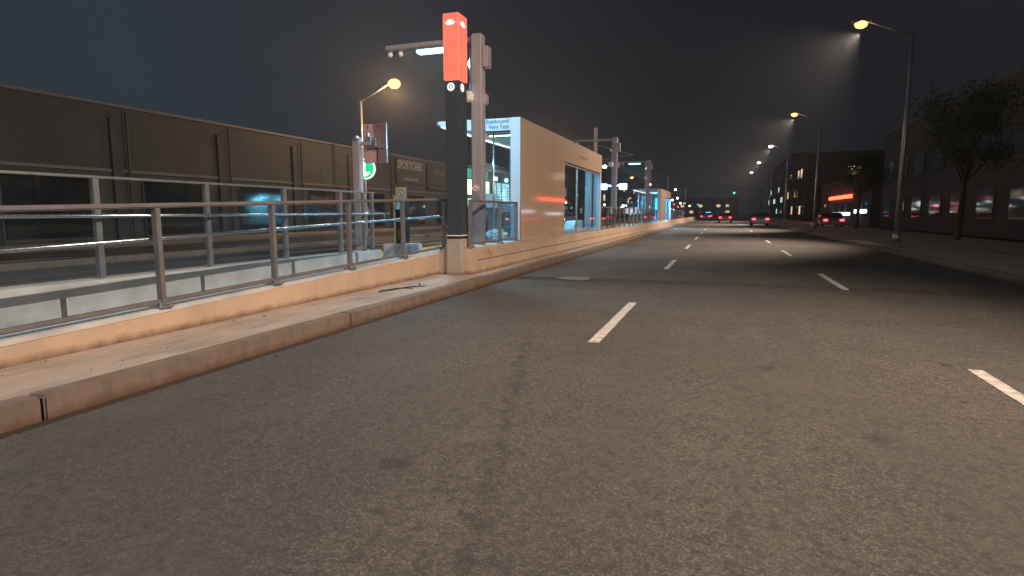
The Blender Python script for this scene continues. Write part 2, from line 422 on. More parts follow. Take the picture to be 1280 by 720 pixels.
# thin dark twig lying on the ledge
tw = MB()
pts = [(-4.93, 8.05, .178), (-4.96, 8.16, .18), (-4.88, 8.3, .18), (-4.86, 8.45, .186), (-4.80, 8.58, .182), (-4.74, 8.70, .19), (-4.70, 8.82, .182), (-4.76, 8.93, .18), (-4.72, 9.0, .185), (-4.77, 9.12, .18), (-4.83, 9.2, .188)]
pts = [(-4.86 + (p[0] + 4.8) * .9, p[1] - .12, p[2]) for p in pts]
for i, (a, b) in enumerate(zip(pts, pts[1:])):
    if i == 7: continue
    tw.rod(a, b, .0135 if i < 3 else .009, n=8)
tw.rod(pts[4], (-4.70, 8.50, .178), .007, n=6); tw.rod(pts[3], (-4.8, 8.22, .178), .005, n=6)
tw.rod(pts[6], (-4.66, 8.86, .178), .006, n=6)
tag(tw.build('twig', 'debris'), 'thin dark crooked twig lying on the concrete ledge below the ramp wall', 'twig')

# ------------------------------------------------------------------ red lit pillar
P = empty('station_pillar', (-5.0, 10.9, .17), 'tall square black station pillar topped by a glowing red light box', 'pillar sign')
x0, x1, y0, y1 = -5.13, -4.84, 10.71, 11.09
MB().prism([(x0 - .015, .165), (x1 + .005, .165), (x1 + .005, .885), (x0 - .005, .885)], 'Y', y0 - .01, 11.26, .008).build('concrete_base', 'pedestal', P)
MB().prism([(-5.36, .165), (-5.146, .165), (-5.138, .885 - .09), (-5.30, .62), (-5.36, .56)], 'Y', 10.76, 11.24, .006).build('base_wing', 'pedestal', P)
MB().prism([(-4.834, .165), (-4.692, .165), (-4.692, .687), (-4.834, .687)], 'Y', 10.93, 11.215, .006).build('base_wing', 'wall', P)
MB().box(x0 + .004, x1 - .004, y0 + .004, y1 - .004, .885, .93).build('shaft_foot', 'blackp', P)
MB().box(x0 - .003, x1 + .003, y0 - .003, y1 + .003, .942, .962).build('trim_band', 'white', P)
MB().box(x0, x1, y0, y1, .958, 3.915, .006).build('shaft', 'black', P)
MB().box(x0 + .002, x1 - .002, y0 + .002, y1 - .002, .93, .945).build('shaft_foot', 'blackp', P)
MB().box(x0 - .025, x1 + .012, y0 - .02, y1 + .02, 3.93, 5.15, .012).build('light_box', 'e_red', P)
MB().box(x1 - .003, x1 + .0135, y0 - .0215, y0 - .005, 3.95, 5.13).build('corner_trim', 'e_redtrim', P)
# winged emblem on both faces: wings, shield and crest
def emblem(face):
    m = MB()
    o = [(-.105, .012), (-.098, -.012), (-.080, -.038), (-.045, -.050), (0, -.055), (.045, -.050), (.080, -.038), (.098, -.012), (.105, .012), (.075, .004), (.058, .010), (.052, .045), (.022, .040), (.0, .050), (-.022, .040), (-.052, .045), (-.058, .010), (-.075, .004)]
    if face == 'F': m.prism([(-5.0 + a, 4.98 + b) for a, b in o], 'Y', y0 - .024, y0 - .0205)
    else: m.prism([(10.9 + a * 1.25, 4.98 + b) for a, b in o], 'X', x1 + .0125, x1 + .016)
    return m.build('winged_emblem', 'e_white', P)
emblem('F'); emblem('R')
def roundel(face):
    m = MB()
    if face == 'F': m.rod((-5.005, y0 - .006, 3.80), (-5.005, y0 + .001, 3.80), .078, n=40)
    else: m.rod((x1 - .001, 10.87, 3.80), (x1 + .006, 10.87, 3.80), .078, n=40)
    r = m.build('roundel', 'e_white', P)
    k = MB()
    if face == 'F':
        c, z, Y0 = -5.005, 3.80, y0 - .0085
        k.box(c - .030, c + .030, Y0, Y0 + .002, z + .030, z + .042); k.box(c - .040, c - .018, Y0, Y0 + .002, z - .026, z + .020)
        k.box(c + .018, c + .040, Y0, Y0 + .002, z - .020, z + .020); k.box(c - .020, c - .006, Y0, Y0 + .002, z - .042, z - .030)
        k.box(c + .006, c + .020, Y0, Y0 + .002, z - .042, z - .034)
    else:
        c, z, X0 = 10.87, 3.80, x1 + .0085
        k.box(X0 - .002, X0, c - .028, c + .028, z + .034, z + .040); k.box(X0 - .002, X0, c - .034, c - .022, z - .016, z + .018)
        k.box(X0 - .002, X0, c + .022, c + .034, z - .016, z + .018)
    k.build('tram_pictogram', 'blackp', r)
roundel('F'); roundel('R')

# ------------------------------------------------------------------ railings
def post_part(par, x, y, zb, ztp, foot=True):
    m = MB(); m.box(x - .035, x + .035, y - .028, y + .028, zb, ztp, .004)
    p = m.build('post', 'steel', par)
    if foot:
        f = MB(); f.box(x - .06, x + .07, y - .075, y + .075, zb - .012, zb + .012, .003)
        for dy in (-.055, .055): f.rod((x + .045, y + dy, zb + .01), (x + .045, y + dy, zb + .045), .014, n=8)
        f.build('foot_plate', 'galv', p)
    return p
rr = empty('ramp_railing', (-5.45, 5, .5), 'steel ramp railing with clear panels and round handrail, left of the red lit pillar', 'railing')
rx = -5.40
ys = [1.2, 2.85, 4.50, 6.15, 7.80, 9.45, 11.12]
for y in ys: post_part(rr, rx, y, zt(y) + .032, zt(y) + 1.035)
MB().bar((rx, .1, zt(.1) + 1.06), (rx, 11.16, zt(11.16) + 1.06), .075, .05, .012).build('top_rail', 'steel', rr)
MB().bar((rx, .1, zt(.1) + .085), (rx, 11.12, zt(11.12) + .085), .05, .045, .008).build('bottom_rail', 'steel', rr)
hr = MB().rod((rx - .10, .1, zt(.1) + .72), (rx - .10, 11.1, zt(11.1) + .72), .021, n=16)
for y in ys: hr.rod((rx - .03, y, zt(y) + .68), (rx - .10, y, zt(y) + .71), .009, n=8)
hr.build('handrail', 'handrail', rr, True)
# the rail turns and closes at the pillar end
MB().box(rx - .02, rx + .14, 11.17, 11.21, zt(11) + 1.02, zt(11) + 1.08, .006).build('rail_end_cap', 'blackp', rr)
for a, b in zip([.1] + ys, ys):
    MB().prism([(a + .045, zt(a) + .11), (b - .045, zt(b) + .11), (b - .045, zt(b) + 1.02), (a + .045, zt(a) + 1.02)], 'X', rx - .005, rx + .005).build('glass_panel', 'glass', rr)

def platform_rail(ys, x, label, zb=.705):
    r = empty('platform_railing', (x, ys[0], zb), label, 'railing')
    for y in ys: post_part(r, x, y, zb + .012, 1.61)
    MB().box(x - .035, x + .035, ys[0] - .04, ys[-1] + .04, 1.612, 1.665, .01).build('top_rail', 'steel', r)
    MB().box(x - .022, x + .022, ys[0] + .03, ys[-1] - .03, zb + .055, zb + .095, .006).build('bottom_rail', 'steel', r)
    for a, b in zip(ys, ys[1:]):
        MB().box(x - .005, x + .005, a + .045, b - .045, zb + .10, 1.60).build('glass_panel', 'glass', r)
    return r
platform_rail([11.02, 12.72, 13.86], -4.76, 'short glass and steel railing between the red lit pillar and the near shelter')
platform_rail([24.75 + 1.63 * i for i in range(15)], -4.76, 'long steel railing with many close posts between the two shelters', zb=.69)
platform_rail([61.2 + 1.63 * i for i in range(14)], -4.76, 'distant steel railing beyond the far shelter', zb=.69)

# ------------------------------------------------------------------ shelter
def shelter(Y, label):
    S = empty('station_shelter', (-5.8, Y, .35), label, 'shelter')
    XF, XB = -4.69, -6.88
    # thick street wall
    m = MB()
    m.box(-4.955, XF, Y + .002, Y + 4.36, .692, 2.988)
    m.box(-4.955, XF, Y + .002, Y + 4.36, 2.990, 3.69, .004)
    m.box(-4.955, XF, Y + 4.365, Y + 10.42, 2.990, 3.69, .004)
    m.build('street_wall', 'panel', S)
    MB().box(-4.95, XF - .004, Y - .014, Y + .001, .692, 3.70, .003).build('end_panel', 'white_panel', S)
    MB().box(-4.703, XF + .001, Y - .012, Y + .006, .692, 3.70).build('corner_trim', 'joint', S)
    MB().box(-4.955, XF + .002, Y, Y + 10.42, 3.692, 3.712, .003).build('roof_flashing', 'galv', S)
    # header facing the approach; canopy side tapers
    MB().prism([(-6.90, 3.70), (-6.90, 3.615), (-6.30, 3.46), (-5.66, 3.405), (-4.952, 3.405), (-4.952, 3.70)], 'Y', Y - .014, Y + .06, .003).build('header', 'white_panel', S)
    MB().box(-5.66, -4.952, Y - .008, Y + .055, 3.372, 3.402).build('header_trim', 'joint', S)
    t1 = text('lettering', 'Eastbound\nVers l\'est', .142, (-4.995, Y - .017, 3.585), FX, 'ink', S, .002, 'RIGHT', bold=.002)
    MB().box(-6.90, -4.96, Y + .062, Y + 10.40, 3.60, 3.69).build('roof_slab', 'soffit', S)
    # eave with its light strip
    MB().box(-6.96, -6.905, Y + .0, Y + 10.42, 3.60, 3.705, .006).build('eave_fascia', 'galv', S)
    e = MB()
    for i in range(17): e.box(-6.90, -6.84, Y + .12 + i * .6, Y + .12 + i * .6 + .52, 3.565, 3.598)
    e.build('eave_light_strip', 'e_strip', S)
    for i in range(3):
        yy = Y + 1.9 + i * 3.2
        f = MB().box(-6.3, -5.05, yy - .07, yy + .07, 3.545, 3.597, .006).build('ceiling_light', 'galv', S)
        MB().box(-6.25, -5.10, yy - .045, yy + .045, 3.528, 3.544).build('diffuser', 'e_tube', f)
    # openings, glazing
    for yy, w in ((Y + 10.16, .12),):
        MB().box(-4.954, -4.70, yy, Y + 10.41, .692, 2.985, .004).build('end_post', 'white_panel', S)
    MB().box(-5.30, -5.02, Y + 10.10, Y + 10.38, .352, 3.595, .004).build('rear_post', 'white_panel', S)
    o = MB()
    o.box(-4.80, -4.74, Y + 4.37, Y + 10.15, 2.925, 2.985); o.box(-4.80, -4.74, Y + 4.37, Y + 10.15, .692, .735)
    for yy in (Y + 4.37, Y + 6.35, Y + 8.45): o.box(-4.80, -4.75, yy, yy + .05, .736, 2.924)
    o.build('window_frame', 'galv', S)
    for a, b in ((4.43, 6.34), (6.41, 8.44), (8.51, 10.14)):
        MB().box(-4.775, -4.765, Y + a, Y + b, .74, 2.92).build('window_pane', 'shopglass', S)
    # front glazed screen between mullion and end wall
    MB().rod((-5.42, Y + .05, .352), (-5.42, Y + .05, 3.37), .022, n=12).build('mullion', 'handrail', S, True)
    MB().box(-5.39, -4.965, Y + .03, Y + .042, .36, 3.37).build('glass_panel', 'shopglass', S)
    fr = MB()
    for r_ in range(5):
        for k in range(9):
            x = -5.38 + k * .047 + (.0235 if r_ % 2 else 0)
            if x < -4.975: fr.box(x - .010, x + .010, Y + .0255, Y + .0285, 1.68 + r_ * .068, 1.70 + r_ * .068)
    fr.build('frit_dots', 'white', S)
    # rear glass wall on the track side
    rf = MB()
    for yy in (2.6, 5.2, 7.8, 10.3): rf.box(-6.84, -6.78, Y + yy - .03, Y + yy + .03, .352, 3.56)
    rf.build('rear_frame', 'galv', S)
    for a, b in ((2.64, 5.16), (5.24, 7.76), (7.84, 10.26)):
        MB().box(-6.815, -6.805, Y + a, Y + b, .50, 2.9).build('glass_panel', 'shopglass', S)
    fr = MB()
    for r_ in range(4):
        for k in range(48):
            fr.box(-6.8035, -6.8005, Y + 2.7 + k * .16 + .08 * (r_ % 2), Y + 2.76 + k * .16 + .08 * (r_ % 2), 1.45 + r_ * .09, 1.49 + r_ * .09)
    fr.build('frit_dots', 'white', S)
    # low bench wall inside
    MB().prism([(Y + 4.4, .355), (Y + 10.0, .355), (Y + 10.0, 1.10), (Y + 8.7, 1.10), (Y + 8.45, .80), (Y + 4.4, .80)], 'X', -5.75, -5.35, .01).build('bench_wall', 'white_panel', S)
    t = text('lettering', 'Hakimian Lebovic', .17, (XF + .001, Y + 6.45, 3.27), FR, 'ink_tan', S, .002, bold=.002)
    return S
S1 = shelter(14.0, 'near tan station shelter with Eastbound lettering on its pale blue lit header')
S2 = copy_tree(S1, (-5.8, 49.6, .45), 'far tan station shelter glowing cyan at the end of the long railing', (1, 1, .86))
bpy.context.view_layer.update()
for s_, z_ in ((14.0, 1.0), (49.6, .86)):
    pass

# ------------------------------------------------------------------ platform light poles
def light_pole(x, y, ztop, label, lamp=True):
    g = empty('platform_lamp_pole', (x, y, .35), label, 'lamp pole', 'square mauve poles along the platform')
    m = MB(); m.box(x - .135, x + .135, y - .11, y + .11, .35, ztop, .035); m.build('pole', 'pole', g)
    MB().box(x - .20, x + .20, y - .18, y + .18, .352, .39, .006).build('base_plate', 'galv', g)
    MB().box(x - .02 - 2.20, x - .136, y - .05, y + .05, ztop - .15, ztop - .05, .012).build('arm', 'pole', g)
    if lamp:
        h = MB().box(x - 1.45, x - .55, y - .10, y + .10, ztop - .215, ztop - .155, .01).build('lamp_head', 'galv', g)
        MB().box(x - 1.42, x - .60, y - .10, y + .10, ztop - .285, ztop - .216, .012).build('led_diffuser', 'e_led', h)
    for dx in (1.86, 2.12):
        c = MB(); c.box(x - dx - .05, x - dx + .05, y - .05, y + .05, ztop - .20, ztop - .151, .008)
        c.build('camera_mount', 'galv', g)
        MB().ball((x - dx, y, ztop - .245), .058, 2).build('dome_camera', 'white', g, True)
    MB().box(x + .137, x + .265, y - .10, y + .12, ztop - .70, ztop - .27, .012).build('junction_box', 'pole', g)
    # horn speakers
    s = MB(); s.rod((x - .20, y - .06, ztop - .63), (x - .13, y - .02, ztop - .56), .065, .03, 16); s.build('speaker', 'white', g)
    s = MB(); s.box(x - .26, x - .05, y - .30, y - .112, ztop - 1.41, ztop - 1.20, .03); s.build('speaker', 'white', g)
    s = MB(); s.box(x + .06, x + .20, y - .02, y + .14, ztop - 1.46, ztop - 1.22, .03); s.build('speaker', 'pole', g)
    # long bright conduit on the track side, small bolts
    MB().rod((x - .148, y - .10, ztop - 1.15), (x - .148, y - .10, ztop - .25), .012, n=8).build('conduit', 'handrail', g, True)
    b = MB()
    for z in (ztop - .98, ztop - 2.0, ztop - 2.25, ztop - 2.5, ztop - 2.75): b.rod((x + .137, y - .06, z), (x + .150, y - .06, z), .012, n=8)
    for dx in (-.05, .03): b.rod((x + dx, y - .112, ztop - .99), (x + dx, y - .122, ztop - .99), .014, n=8)
    b.build('bolts', 'handrail', g)
    return g
lp1 = light_pole(-5.03, 12.13, 5.15, 'nearest square mauve pole, bright cyan lamp on its arm, right of the red lit pillar')
sg = MB().rod((-5.05, 12.0, 1.93), (-5.05, 11.99, 1.93), .085, n=32).build('round_sign', 'white', lp1)
ring = MB()
for i in range(28):
    a, b = 2 * math.pi * i / 28, 2 * math.pi * (i + 1) / 28
    ring.bar((-5.05 + .072 * math.cos(a), 11.987, 1.93 + .072 * math.sin(a)), (-5.05 + .072 * math.cos(b), 11.987, 1.93 + .072 * math.sin(b)), .003, .016)
ring.bar((-5.10, 11.9865, 1.98), (-5.00, 11.9865, 1.88), .003, .012)
ring.bar((-5.09, 11.988, 1.91), (-5.02, 11.988, 1.93), .003, .018)
ring.build('red_ring', 'red', sg)
MB().box(-5.15, -4.96, 11.99, 12.0, 1.66, 1.78, .002).build('notice_plate', 'galv', lp1)
light_pole(-6.2, -4.5, 5.15, 'square mauve lamp pole on the ramp, just behind the camera')
light_pole(-5.06, 29.6, 5.05, 'square mauve pole rising past the far end of the near shelter, its arm unlit', lamp=False)
light_pole(-5.15, 44.6, 5.2, 'distant square mauve pole with a small cool lamp beside the far shelter')

# ------------------------------------------------------------------ catenary
def cat_pole(y, label):
    x = -11.9
    g = empty('overhead_wire_pole', (x, y, .04), label, 'wire pole', 'centre poles carrying the tram wires')
    MB().box(x - .16, x + .16, y - .16, y + .16, .04, 9.6, .02).build('pole', 'pole', g)
    for s in (-1, 1):
        c = MB()
        c.rod((x, y, 8.0), (x + s * 3.7, y, 6.9), .035, n=8); c.rod((x, y, 6.5), (x + s * 3.7, y, 6.9), .035, n=8)
        c.rod((x + s * .4, y, 6.55), (x + s * 2.9, y, 5.75), .022, n=8); c.rod((x + s * 2, y, 7.4), (x + s * 2.2, y, 6.72), .02, n=8)
        c.build('bracket', 'galv', g)
for y, l in ((58.5, 'tall wire pole rising above the near shelter roof'), (100, 'small far wire pole beyond the second shelter'), (142, 'smallest farthest wire pole between the tracks')):
    cat_pole(y, l)
wm = []
for x, l in ((-10.3, 'overhead tram wires above the near track'), (-13.6, 'overhead tram wires above the far track')):
    m = MB(); ysw = [58.5, 100, 142, 184]
    for a, b in zip(ysw, ysw[1:]):
        n = 12
        for k in range(n):
            t0, t1 = k / n, (k + 1) / n
            z0 = 7.05 - 1.0 * 4 * t0 * (1 - t0); z1 = 7.05 - 1.0 * 4 * t1 * (1 - t1)
            m.rod((x, a + (b - a) * t0, z0), (x, a + (b - a) * t1, z1), .007, n=5)
            if k: m.rod((x, a + (b - a) * t0, z0), (x, a + (b - a) * t0, 5.75), .006, n=4)
    m.rod((x, 58.5, 5.72), (x, 184, 5.72), .007, n=5)
    tag(m.build('overhead_wire', 'dark_metal'), l, 'wire')

# ------------------------------------------------------------------ things on the ramp and platform
w = empty('ramp_windscreen', (-6.95, 9, .35), 'glass windscreen with slim posts on a pale concrete plinth behind the ramp railing', 'windscreen')
MB().box(-7.15, -6.78, 3.0, 10.98, .12, .625, .025).build('plinth', 'coping', w)
for y in (3.4, 5.0, 6.6, 8.2, 9.75, 10.55, 10.85):
    pp = MB().box(-6.97, -6.90, y - .035, y + .035, .625, 1.80, .005).build('post', 'galv', w)
for a, b in ((3.4, 5.0), (5.0, 6.6), (6.6, 8.2), (8.2, 9.75), (9.75, 10.55)):
    MB().box(-6.94, -6.93, a + .05, b - .05, .68, 1.76).build('glass_panel', 'glass', w)
MB().box(-6.97, -6.90, 3.3, 10.95, 1.80, 1.83, .004).build('top_rail', 'galv', w)
MB().rod((-6.82, 3.0, 1.36), (-6.82, 11.35, 1.38), .021, n=12).build('handrail', 'handrail', w, True)

f = empty('card_reader', (-6.9, 12, .35), 'black card reader post on a grey plinth under a small yellow arrow sign', 'card reader')
MB().box(-7.22, -6.52, 11.7, 12.3, .352, .70, .03).build('plinth', 'coping', f)
MB().box(-6.97, -6.74, 11.86, 12.12, .70, 1.46, .015).build('body', 'blackp', f)
MB().prism([(11.80, 1.44), (12.10, 1.44), (12.10, 1.76), (11.96, 1.76)], 'X', -6.96, -6.74, .01).build('head', 'dark_metal', f)
scn = MB().prism([(11.806, 1.48), (11.812, 1.48), (11.935, 1.72), (11.929, 1.72)], 'X', -6.93, -6.77); scn.build('screen', emit('reader_screen', (.25, .55, .65), .5), f)
MB().box(-7.06, -6.99, 11.95, 12.03, .70, 1.78, .004).build('side_post', 'yellow', f)
MB().box(-7.08, -6.80, 11.90, 12.02, 1.775, 1.81, .01).build('hood', 'galv', f)
MB().box(-6.975, -6.675, 11.850, 11.858, 1.20, 1.225).build('pink_band', 'signback', f)
text('lettering', 'presto', .10, (-6.86, 11.857, .80), (R(90), R(-90), 0), 'grille', f, .002)
tr = MB().prism([(-6.90, 1.25), (-6.74, 1.25), (-6.78, 1.31), (-6.86, 1.31)], 'Y', 11.852, 11.858).build('pink_emblem', 'signback', f)
sg = MB().box(-6.95, -6.68, 11.87, 11.885, 1.68, 1.97, .003).build('arrow_sign', 'yellow', f)
MB().rod((-6.815, 11.868, 1.825), (-6.815, 11.863, 1.825), .085, n=32).build('white_disc', 'white', sg)
ar = MB()
for i in range(28):
    a, b = 2 * math.pi * i / 28, 2 * math.pi * (i + 1) / 28
    ar.bar((-6.815 + .078 * math.cos(a), 11.861, 1.825 + .078 * math.sin(a)), (-6.815 + .078 * math.cos(b), 11.861, 1.825 + .078 * math.sin(b)), .003, .014)
ar.bar((-6.84, 11.861, 1.865), (-6.79, 11.861, 1.785), .003, .018)
ar.bar((-6.79, 11.8605, 1.785), (-6.793, 11.8605, 1.82), .003, .014); ar.bar((-6.79, 11.8605, 1.785), (-6.825, 11.8605, 1.795), .003, .014)
ar.build('arrow', 'bluep', sg)

# pole with the large sign back
g = empty('sign_post', (-8.0, 12, .35), 'square grey pole carrying the back of a dull pink rectangular sign with clamps', 'sign post')
MB().box(-8.10, -7.90, 11.92, 12.08, .35, 3.12, .02).build('pole', 'pole', g)
MB().prism([(-7.90, 2.93), (-7.60, 2.93), (-7.60, 3.02), (-7.90, 3.02)], 'Y', 11.96, 12.04, .01).build('bracket_arm', 'pole', g)
MB().box(-7.86, -7.27, 12.06, 12.09, 2.54, 3.42, .004).build('sign_panel', 'signback', g)
MB().box(-7.285, -7.262, 12.05, 12.10, 2.53, 3.43, .003).build('panel_edge', 'handrail', g)
k = MB(); k.box(-7.72, -7.62, 11.97, 12.05, 2.86, 3.14, .01); k.box(-7.58, -7.50, 11.97, 12.05, 2.90, 3.08, .01); k.ball((-7.95, 11.9, 3.10), .06); k.rod((-7.67, 11.95, 3.12), (-7.67, 11.95, 3.20), .045, n=12)
k.build('clamps', 'galv', g)
k = MB()
for x in (-7.74, -7.48): k.rod((x, 12.05, 3.32), (x, 12.055, 3.40), .012, n=6)
k.box(-7.78, -7.35, 12.052, 12.059, 2.845, 2.865); k.box(-7.52, -7.50, 12.052, 12.059, 2.56, 3.12)
k.build('panel_seams', 'joint', g)
rb = empty('red_button_post', (-8.15, 11.4, .35), 'short post with a red cap beside the square grey sign pole', 'post')
MB().rod((-8.2, 11.5, .352), (-8.2, 11.5, 1.72), .055, n=16).build('post', 'galv', rb)
MB().rod((-8.2, 11.5, 1.72), (-8.2, 11.5, 1.85), .09, .07, 20).build('cap', 'red', rb)

# crumpled blue and white bag by the shelter
bag = bmesh.new(); bmesh.ops.create_icosphere(bag, subdivisions=4, radius=.22)
from mathutils import noise as mn
for v in bag.verts:
    n = mn.noise(v.co * 9) * .5 + mn.noise(v.co * 22) * .3
    v.co = Vector((v.co.x * 1.2, v.co.y, max(-.14, v.co.z * .7))) * (1 + n * .7)
    v.co += Vector((-5.05, 13.2, .70 + .155))
bm_ = MB(); bm_._add(bag)
mm = mat('blue_white_plastic', (.10, .36, .48), .35, var=.3, scale=14, dark=(.5, .6, .62))
tag(bm_.build('plastic_bag', mm), 'crumpled turquoise and white plastic bag lying behind the short glass railing', 'bag')

# bollard-like grey intercom column seen through the short railing
ic = empty('help_point', (-6.3, 15.2, .35), 'slim dark help point post with curved top seen through the short glass railing', 'help point')
c = MB(); ptsa = [(-6.1, 15.2, .352), (-6.1, 15.2, 1.45), (-6.16, 15.2, 1.62), (-6.3, 15.2, 1.72), (-6.42, 15.2, 1.72)]
for a, b in zip(ptsa, ptsa[1:]): c.rod(a, b, .045, n=12)
c.build('curved_post', 'blackp', ic, True)
MB().box(-6.72, -6.42, 15.1, 15.3, 1.55, 1.80, .03).build('screen_head', 'white', ic)
MB().box(-6.70, -6.44, 15.092, 15.098, 1.58, 1.77).build('screen', 'e_shopcool', ic)
ic2 = empty('ticket_machine', (-6.45, 16.4, .35), 'grey ticket machine with a pale blue lit top behind the mauve pole', 'ticket machine')
MB().box(-6.75, -6.25, 16.2, 16.6, .352, 1.55, .02).build('cabinet', 'galv', ic2)
MB().prism([(-6.82, 1.55), (-6.15, 1.55), (-6.25, 1.95), (-6.72, 1.95)], 'Y', 16.15, 16.62, .02).build('lit_top', emit('pale_lit_top', (.35, .65, .85), .55), ic2)

# ------------------------------------------------------------------ street lamps
def street_lamp(x, y, s, label, on='e_sodium', H=9.0, arm=2.3, rise=1.0):
    g = empty('street_lamp', (x, y, .15), label, 'street lamp', 'street lamps along both sides of the street')
    MB().rod((x, y, .15), (x, y, H), .11, .07, 16).build('pole', 'galv', g, True)
    MB().rod((x, y, .15), (x, y, .62), .16, .13, 16).build('base', 'galv', g, True)
    MB().rod((x, y, H - .1), (x + s * arm, y, H + rise), .045, .035, 12).build('arm', 'galv', g, True)
    hx = x + s * (arm + .3)
    h = MB().prism([(hx - .42, H + rise - .02), (hx + .42, H + rise - .02), (hx + .30, H + rise + .12), (hx - .25, H + rise + .14)], 'Y', y - .17, y + .17, .03).build('lamp_head', 'galv', g)
    MB().ball((hx + .02, y, H + rise - .06), .40 if s > 0 else .23, 2, (1.1, .9, .8)).build('lens', on, h, True)
    return g
street_lamp(-23.6, 36, 1, 'orange street lamp glowing above the dark store, on a thin pole with angled arm')
street_lamp(7.0, 5, -1, 'street lamp on the near right sidewalk closest to the camera', H=8.6, arm=1.6, rise=.6)
street_lamp(7.0, -19, -1, 'street lamp on the right sidewalk behind the camera', H=8.6, arm=1.6, rise=.6)
cool = 'e_head'
for i, y in enumerate((29, 53, 77, 101, 125)):
    street_lamp(7.0, y, -1, ('second', 'third', 'fourth', 'fifth', 'farthest')[i] + ' street lamp along the right sidewalk', on=cool if i > 1 else 'e_sodium', H=8.6, arm=1.6, rise=.6)
for i, y in enumerate((75, 112, 148, 186)):
    street_lamp(-23.6, y, 1, ('second', 'third', 'fourth', 'farthest')[i] + ' street lamp along the far left sidewalk past the dark store', on=cool if i % 2 else 'e_sodium')

# ------------------------------------------------------------------ left side stores
st = empty('dark_store', (-30, 40, .15), 'long dark grey store facade with unlit SPORTCHEK sign board', 'store')
MB().box(-46, -26.0, 12, 56.5, .1, 6.12).build('wall', 'facade', st)
MB().box(-46.1, -25.92, 11.9, 56.6, 6.125, 6.26, .02).build('parapet', 'parapet', st)
b1 = MB().box(-25.998, -25.88, 44.3, 49.6, 3.95, 6.0, .02).build('sign_board', 'signblack', st)
text('lettering', 'SPORTCHEK', .98, (-25.876, 44.65, 5.15), FR, 'grille', b1, .01, bold=.035, sx=.80)
text('lettering', 'OPTICAL OUTLET', .34, (-25.876, 45.6, 4.18), FR, 'grille', b1, .01, bold=.01)
b2 = MB().box(-25.998, -25.90, 50.0, 56.2, 4.0, 5.95, .02).build('sign_board', 'facade', st)
text('lettering', 'OUTLET', .62, (-25.897, 51.4, 5.0), FR, 'parapet', b2, .01, bold=.02)
MB().box(-25.995, -25.7, 50.0, 56.2, 3.55, 3.75, .02).build('canopy', 'facade2', st)
for y in (13.2, 19.6, 25.6, 31.6, 37.6, 43.6):
    MB().box(-25.998, -25.86, y, y + .45, .16, 5.6, .01).build('pilaster', 'facade', st)
    MB().rod((-25.80, y + .75, .16), (-25.80, y + .75, 6.0), .055, n=10).build('downpipe', 'dark_metal', st)
MB().box(-25.998, -25.93, 12.1, 56.4, 3.22, 3.36, .01).build('ledge_band', 'parapet', st)
for y in (15, 21, 27, 33, 39, 46, 52):
    f_ = MB().box(-25.998, -25.93, y, y + 3.6, .2, 3.0, .02).build('window', 'dark_metal', st)
    MB().box(-25.925, -25.915, y + .1, y + 3.5, .35, 2.9).build('pane', 'carglass', f_)

s2 = empty('lit_store', (-30, 66, .15), 'brightly lit store with pale windows and a teal sign seen behind the mauve pole', 'store')
MB().box(-44, -26.3, 57.2, 92, .1, 6.4).build('wall', 'facade2', s2)
MB().box(-44.1, -26.2, 57.1, 92.1, 6.405, 6.55, .02).build('parapet', 'parapet', s2)
MB().box(-26.298, -26.15, 59.5, 66.0, 5.2, 6.2, .02).build('teal_sign', 'e_teal', s2)
for i, (y, w_) in enumerate(((59.6, 2.2), (62.2, 1.6), (64.2, 2.3), (67.8, .9), (69.2, 1.3), (71.0, 1.6), (73.0, 1.2), (75, 2.5), (79, 3), (84, 3))):
    MB().box(-26.298, -26.2, y, y + w_, 3.4 if i < 3 else 2.6, 5.05, .01).build('lit_window', 'e_shop' if i < 3 else 'e_shopcool', s2)
for i, y in enumerate((68.2, 72.0)):
    MB().rod((-26.19, y, 5.5), (-25.9, y, 5.5), .22, n=16).build('wall_lamp', 'e_tube', s2)

gs = empty('green_round_sign', (-19.9, 30.6, 0), 'round green and white illuminated sign on a thin post left of the pink sign back', 'sign')
MB().rod((-19.6, 30.1, .0), (-19.6, 30.1, 3.4), .06, n=10).build('post', 'galv', gs)
dsk = MB().rod((-19.45, 30.05, 3.92), (-19.45, 29.93, 3.92), .60, n=48).build('disc', 'e_white', gs)
MB().rod((-19.45, 29.926, 3.92), (-19.45, 29.92, 3.92), .53, n=48).build('green_face', 'e_green', dsk)
k = MB(); k.prism([(-19.85, 3.55), (-19.45, 3.48), (-19.15, 3.62), (-19.15, 3.75), (-19.45, 3.72), (-19.42, 4.3), (-19.7, 4.38), (-19.92, 4.1)], 'Y', 29.912, 29.919); k.build('white_mark', 'e_white', dsk)

# ------------------------------------------------------------------ distant lit things between the shelters
lb = empty('lit_gantry', (-16, 120, 0), 'pair of glaring blue white light boxes joined by a bar on a thin pole', 'sign gantry')
MB().rod((-17.2, 100, 0), (-17.2, 100, 5.3), .10, n=10).build('pole', 'dark_metal', lb)
MB().box(-18.9, -15.4, 99.9, 100.1, 5.75, 6.0).build('bar', 'e_blue', lb)
for x in (-18.9, -15.6): MB().box(x - .62, x + .62, 99.8, 100.2, 5.25, 6.2, .04).build('light_box', 'e_blue', lb)
def adbox(x, y, w_, z0, z1, m, label, name='poster_box', cat='poster box'):
    g = empty(name, (x, y, 0), label, cat)
    MB().box(x - w_ / 2, x + w_ / 2, y - .12, y + .12, z0, z1, .03).build('frame', 'dark_metal', g)
    MB().box(x - w_ / 2 + .06, x + w_ / 2 - .06, y - .135, y - .125, z0 + .06, z1 - .06).build('lit_face', m, g)
    MB().box(x - .08, x + .08, y - .08, y + .08, 0, z0).build('post', 'dark_metal', g)
adbox(-9.6, 66, 1.05, 1.25, 2.0, 'e_ad', 'left one of two small backlit white posters behind the long railing')
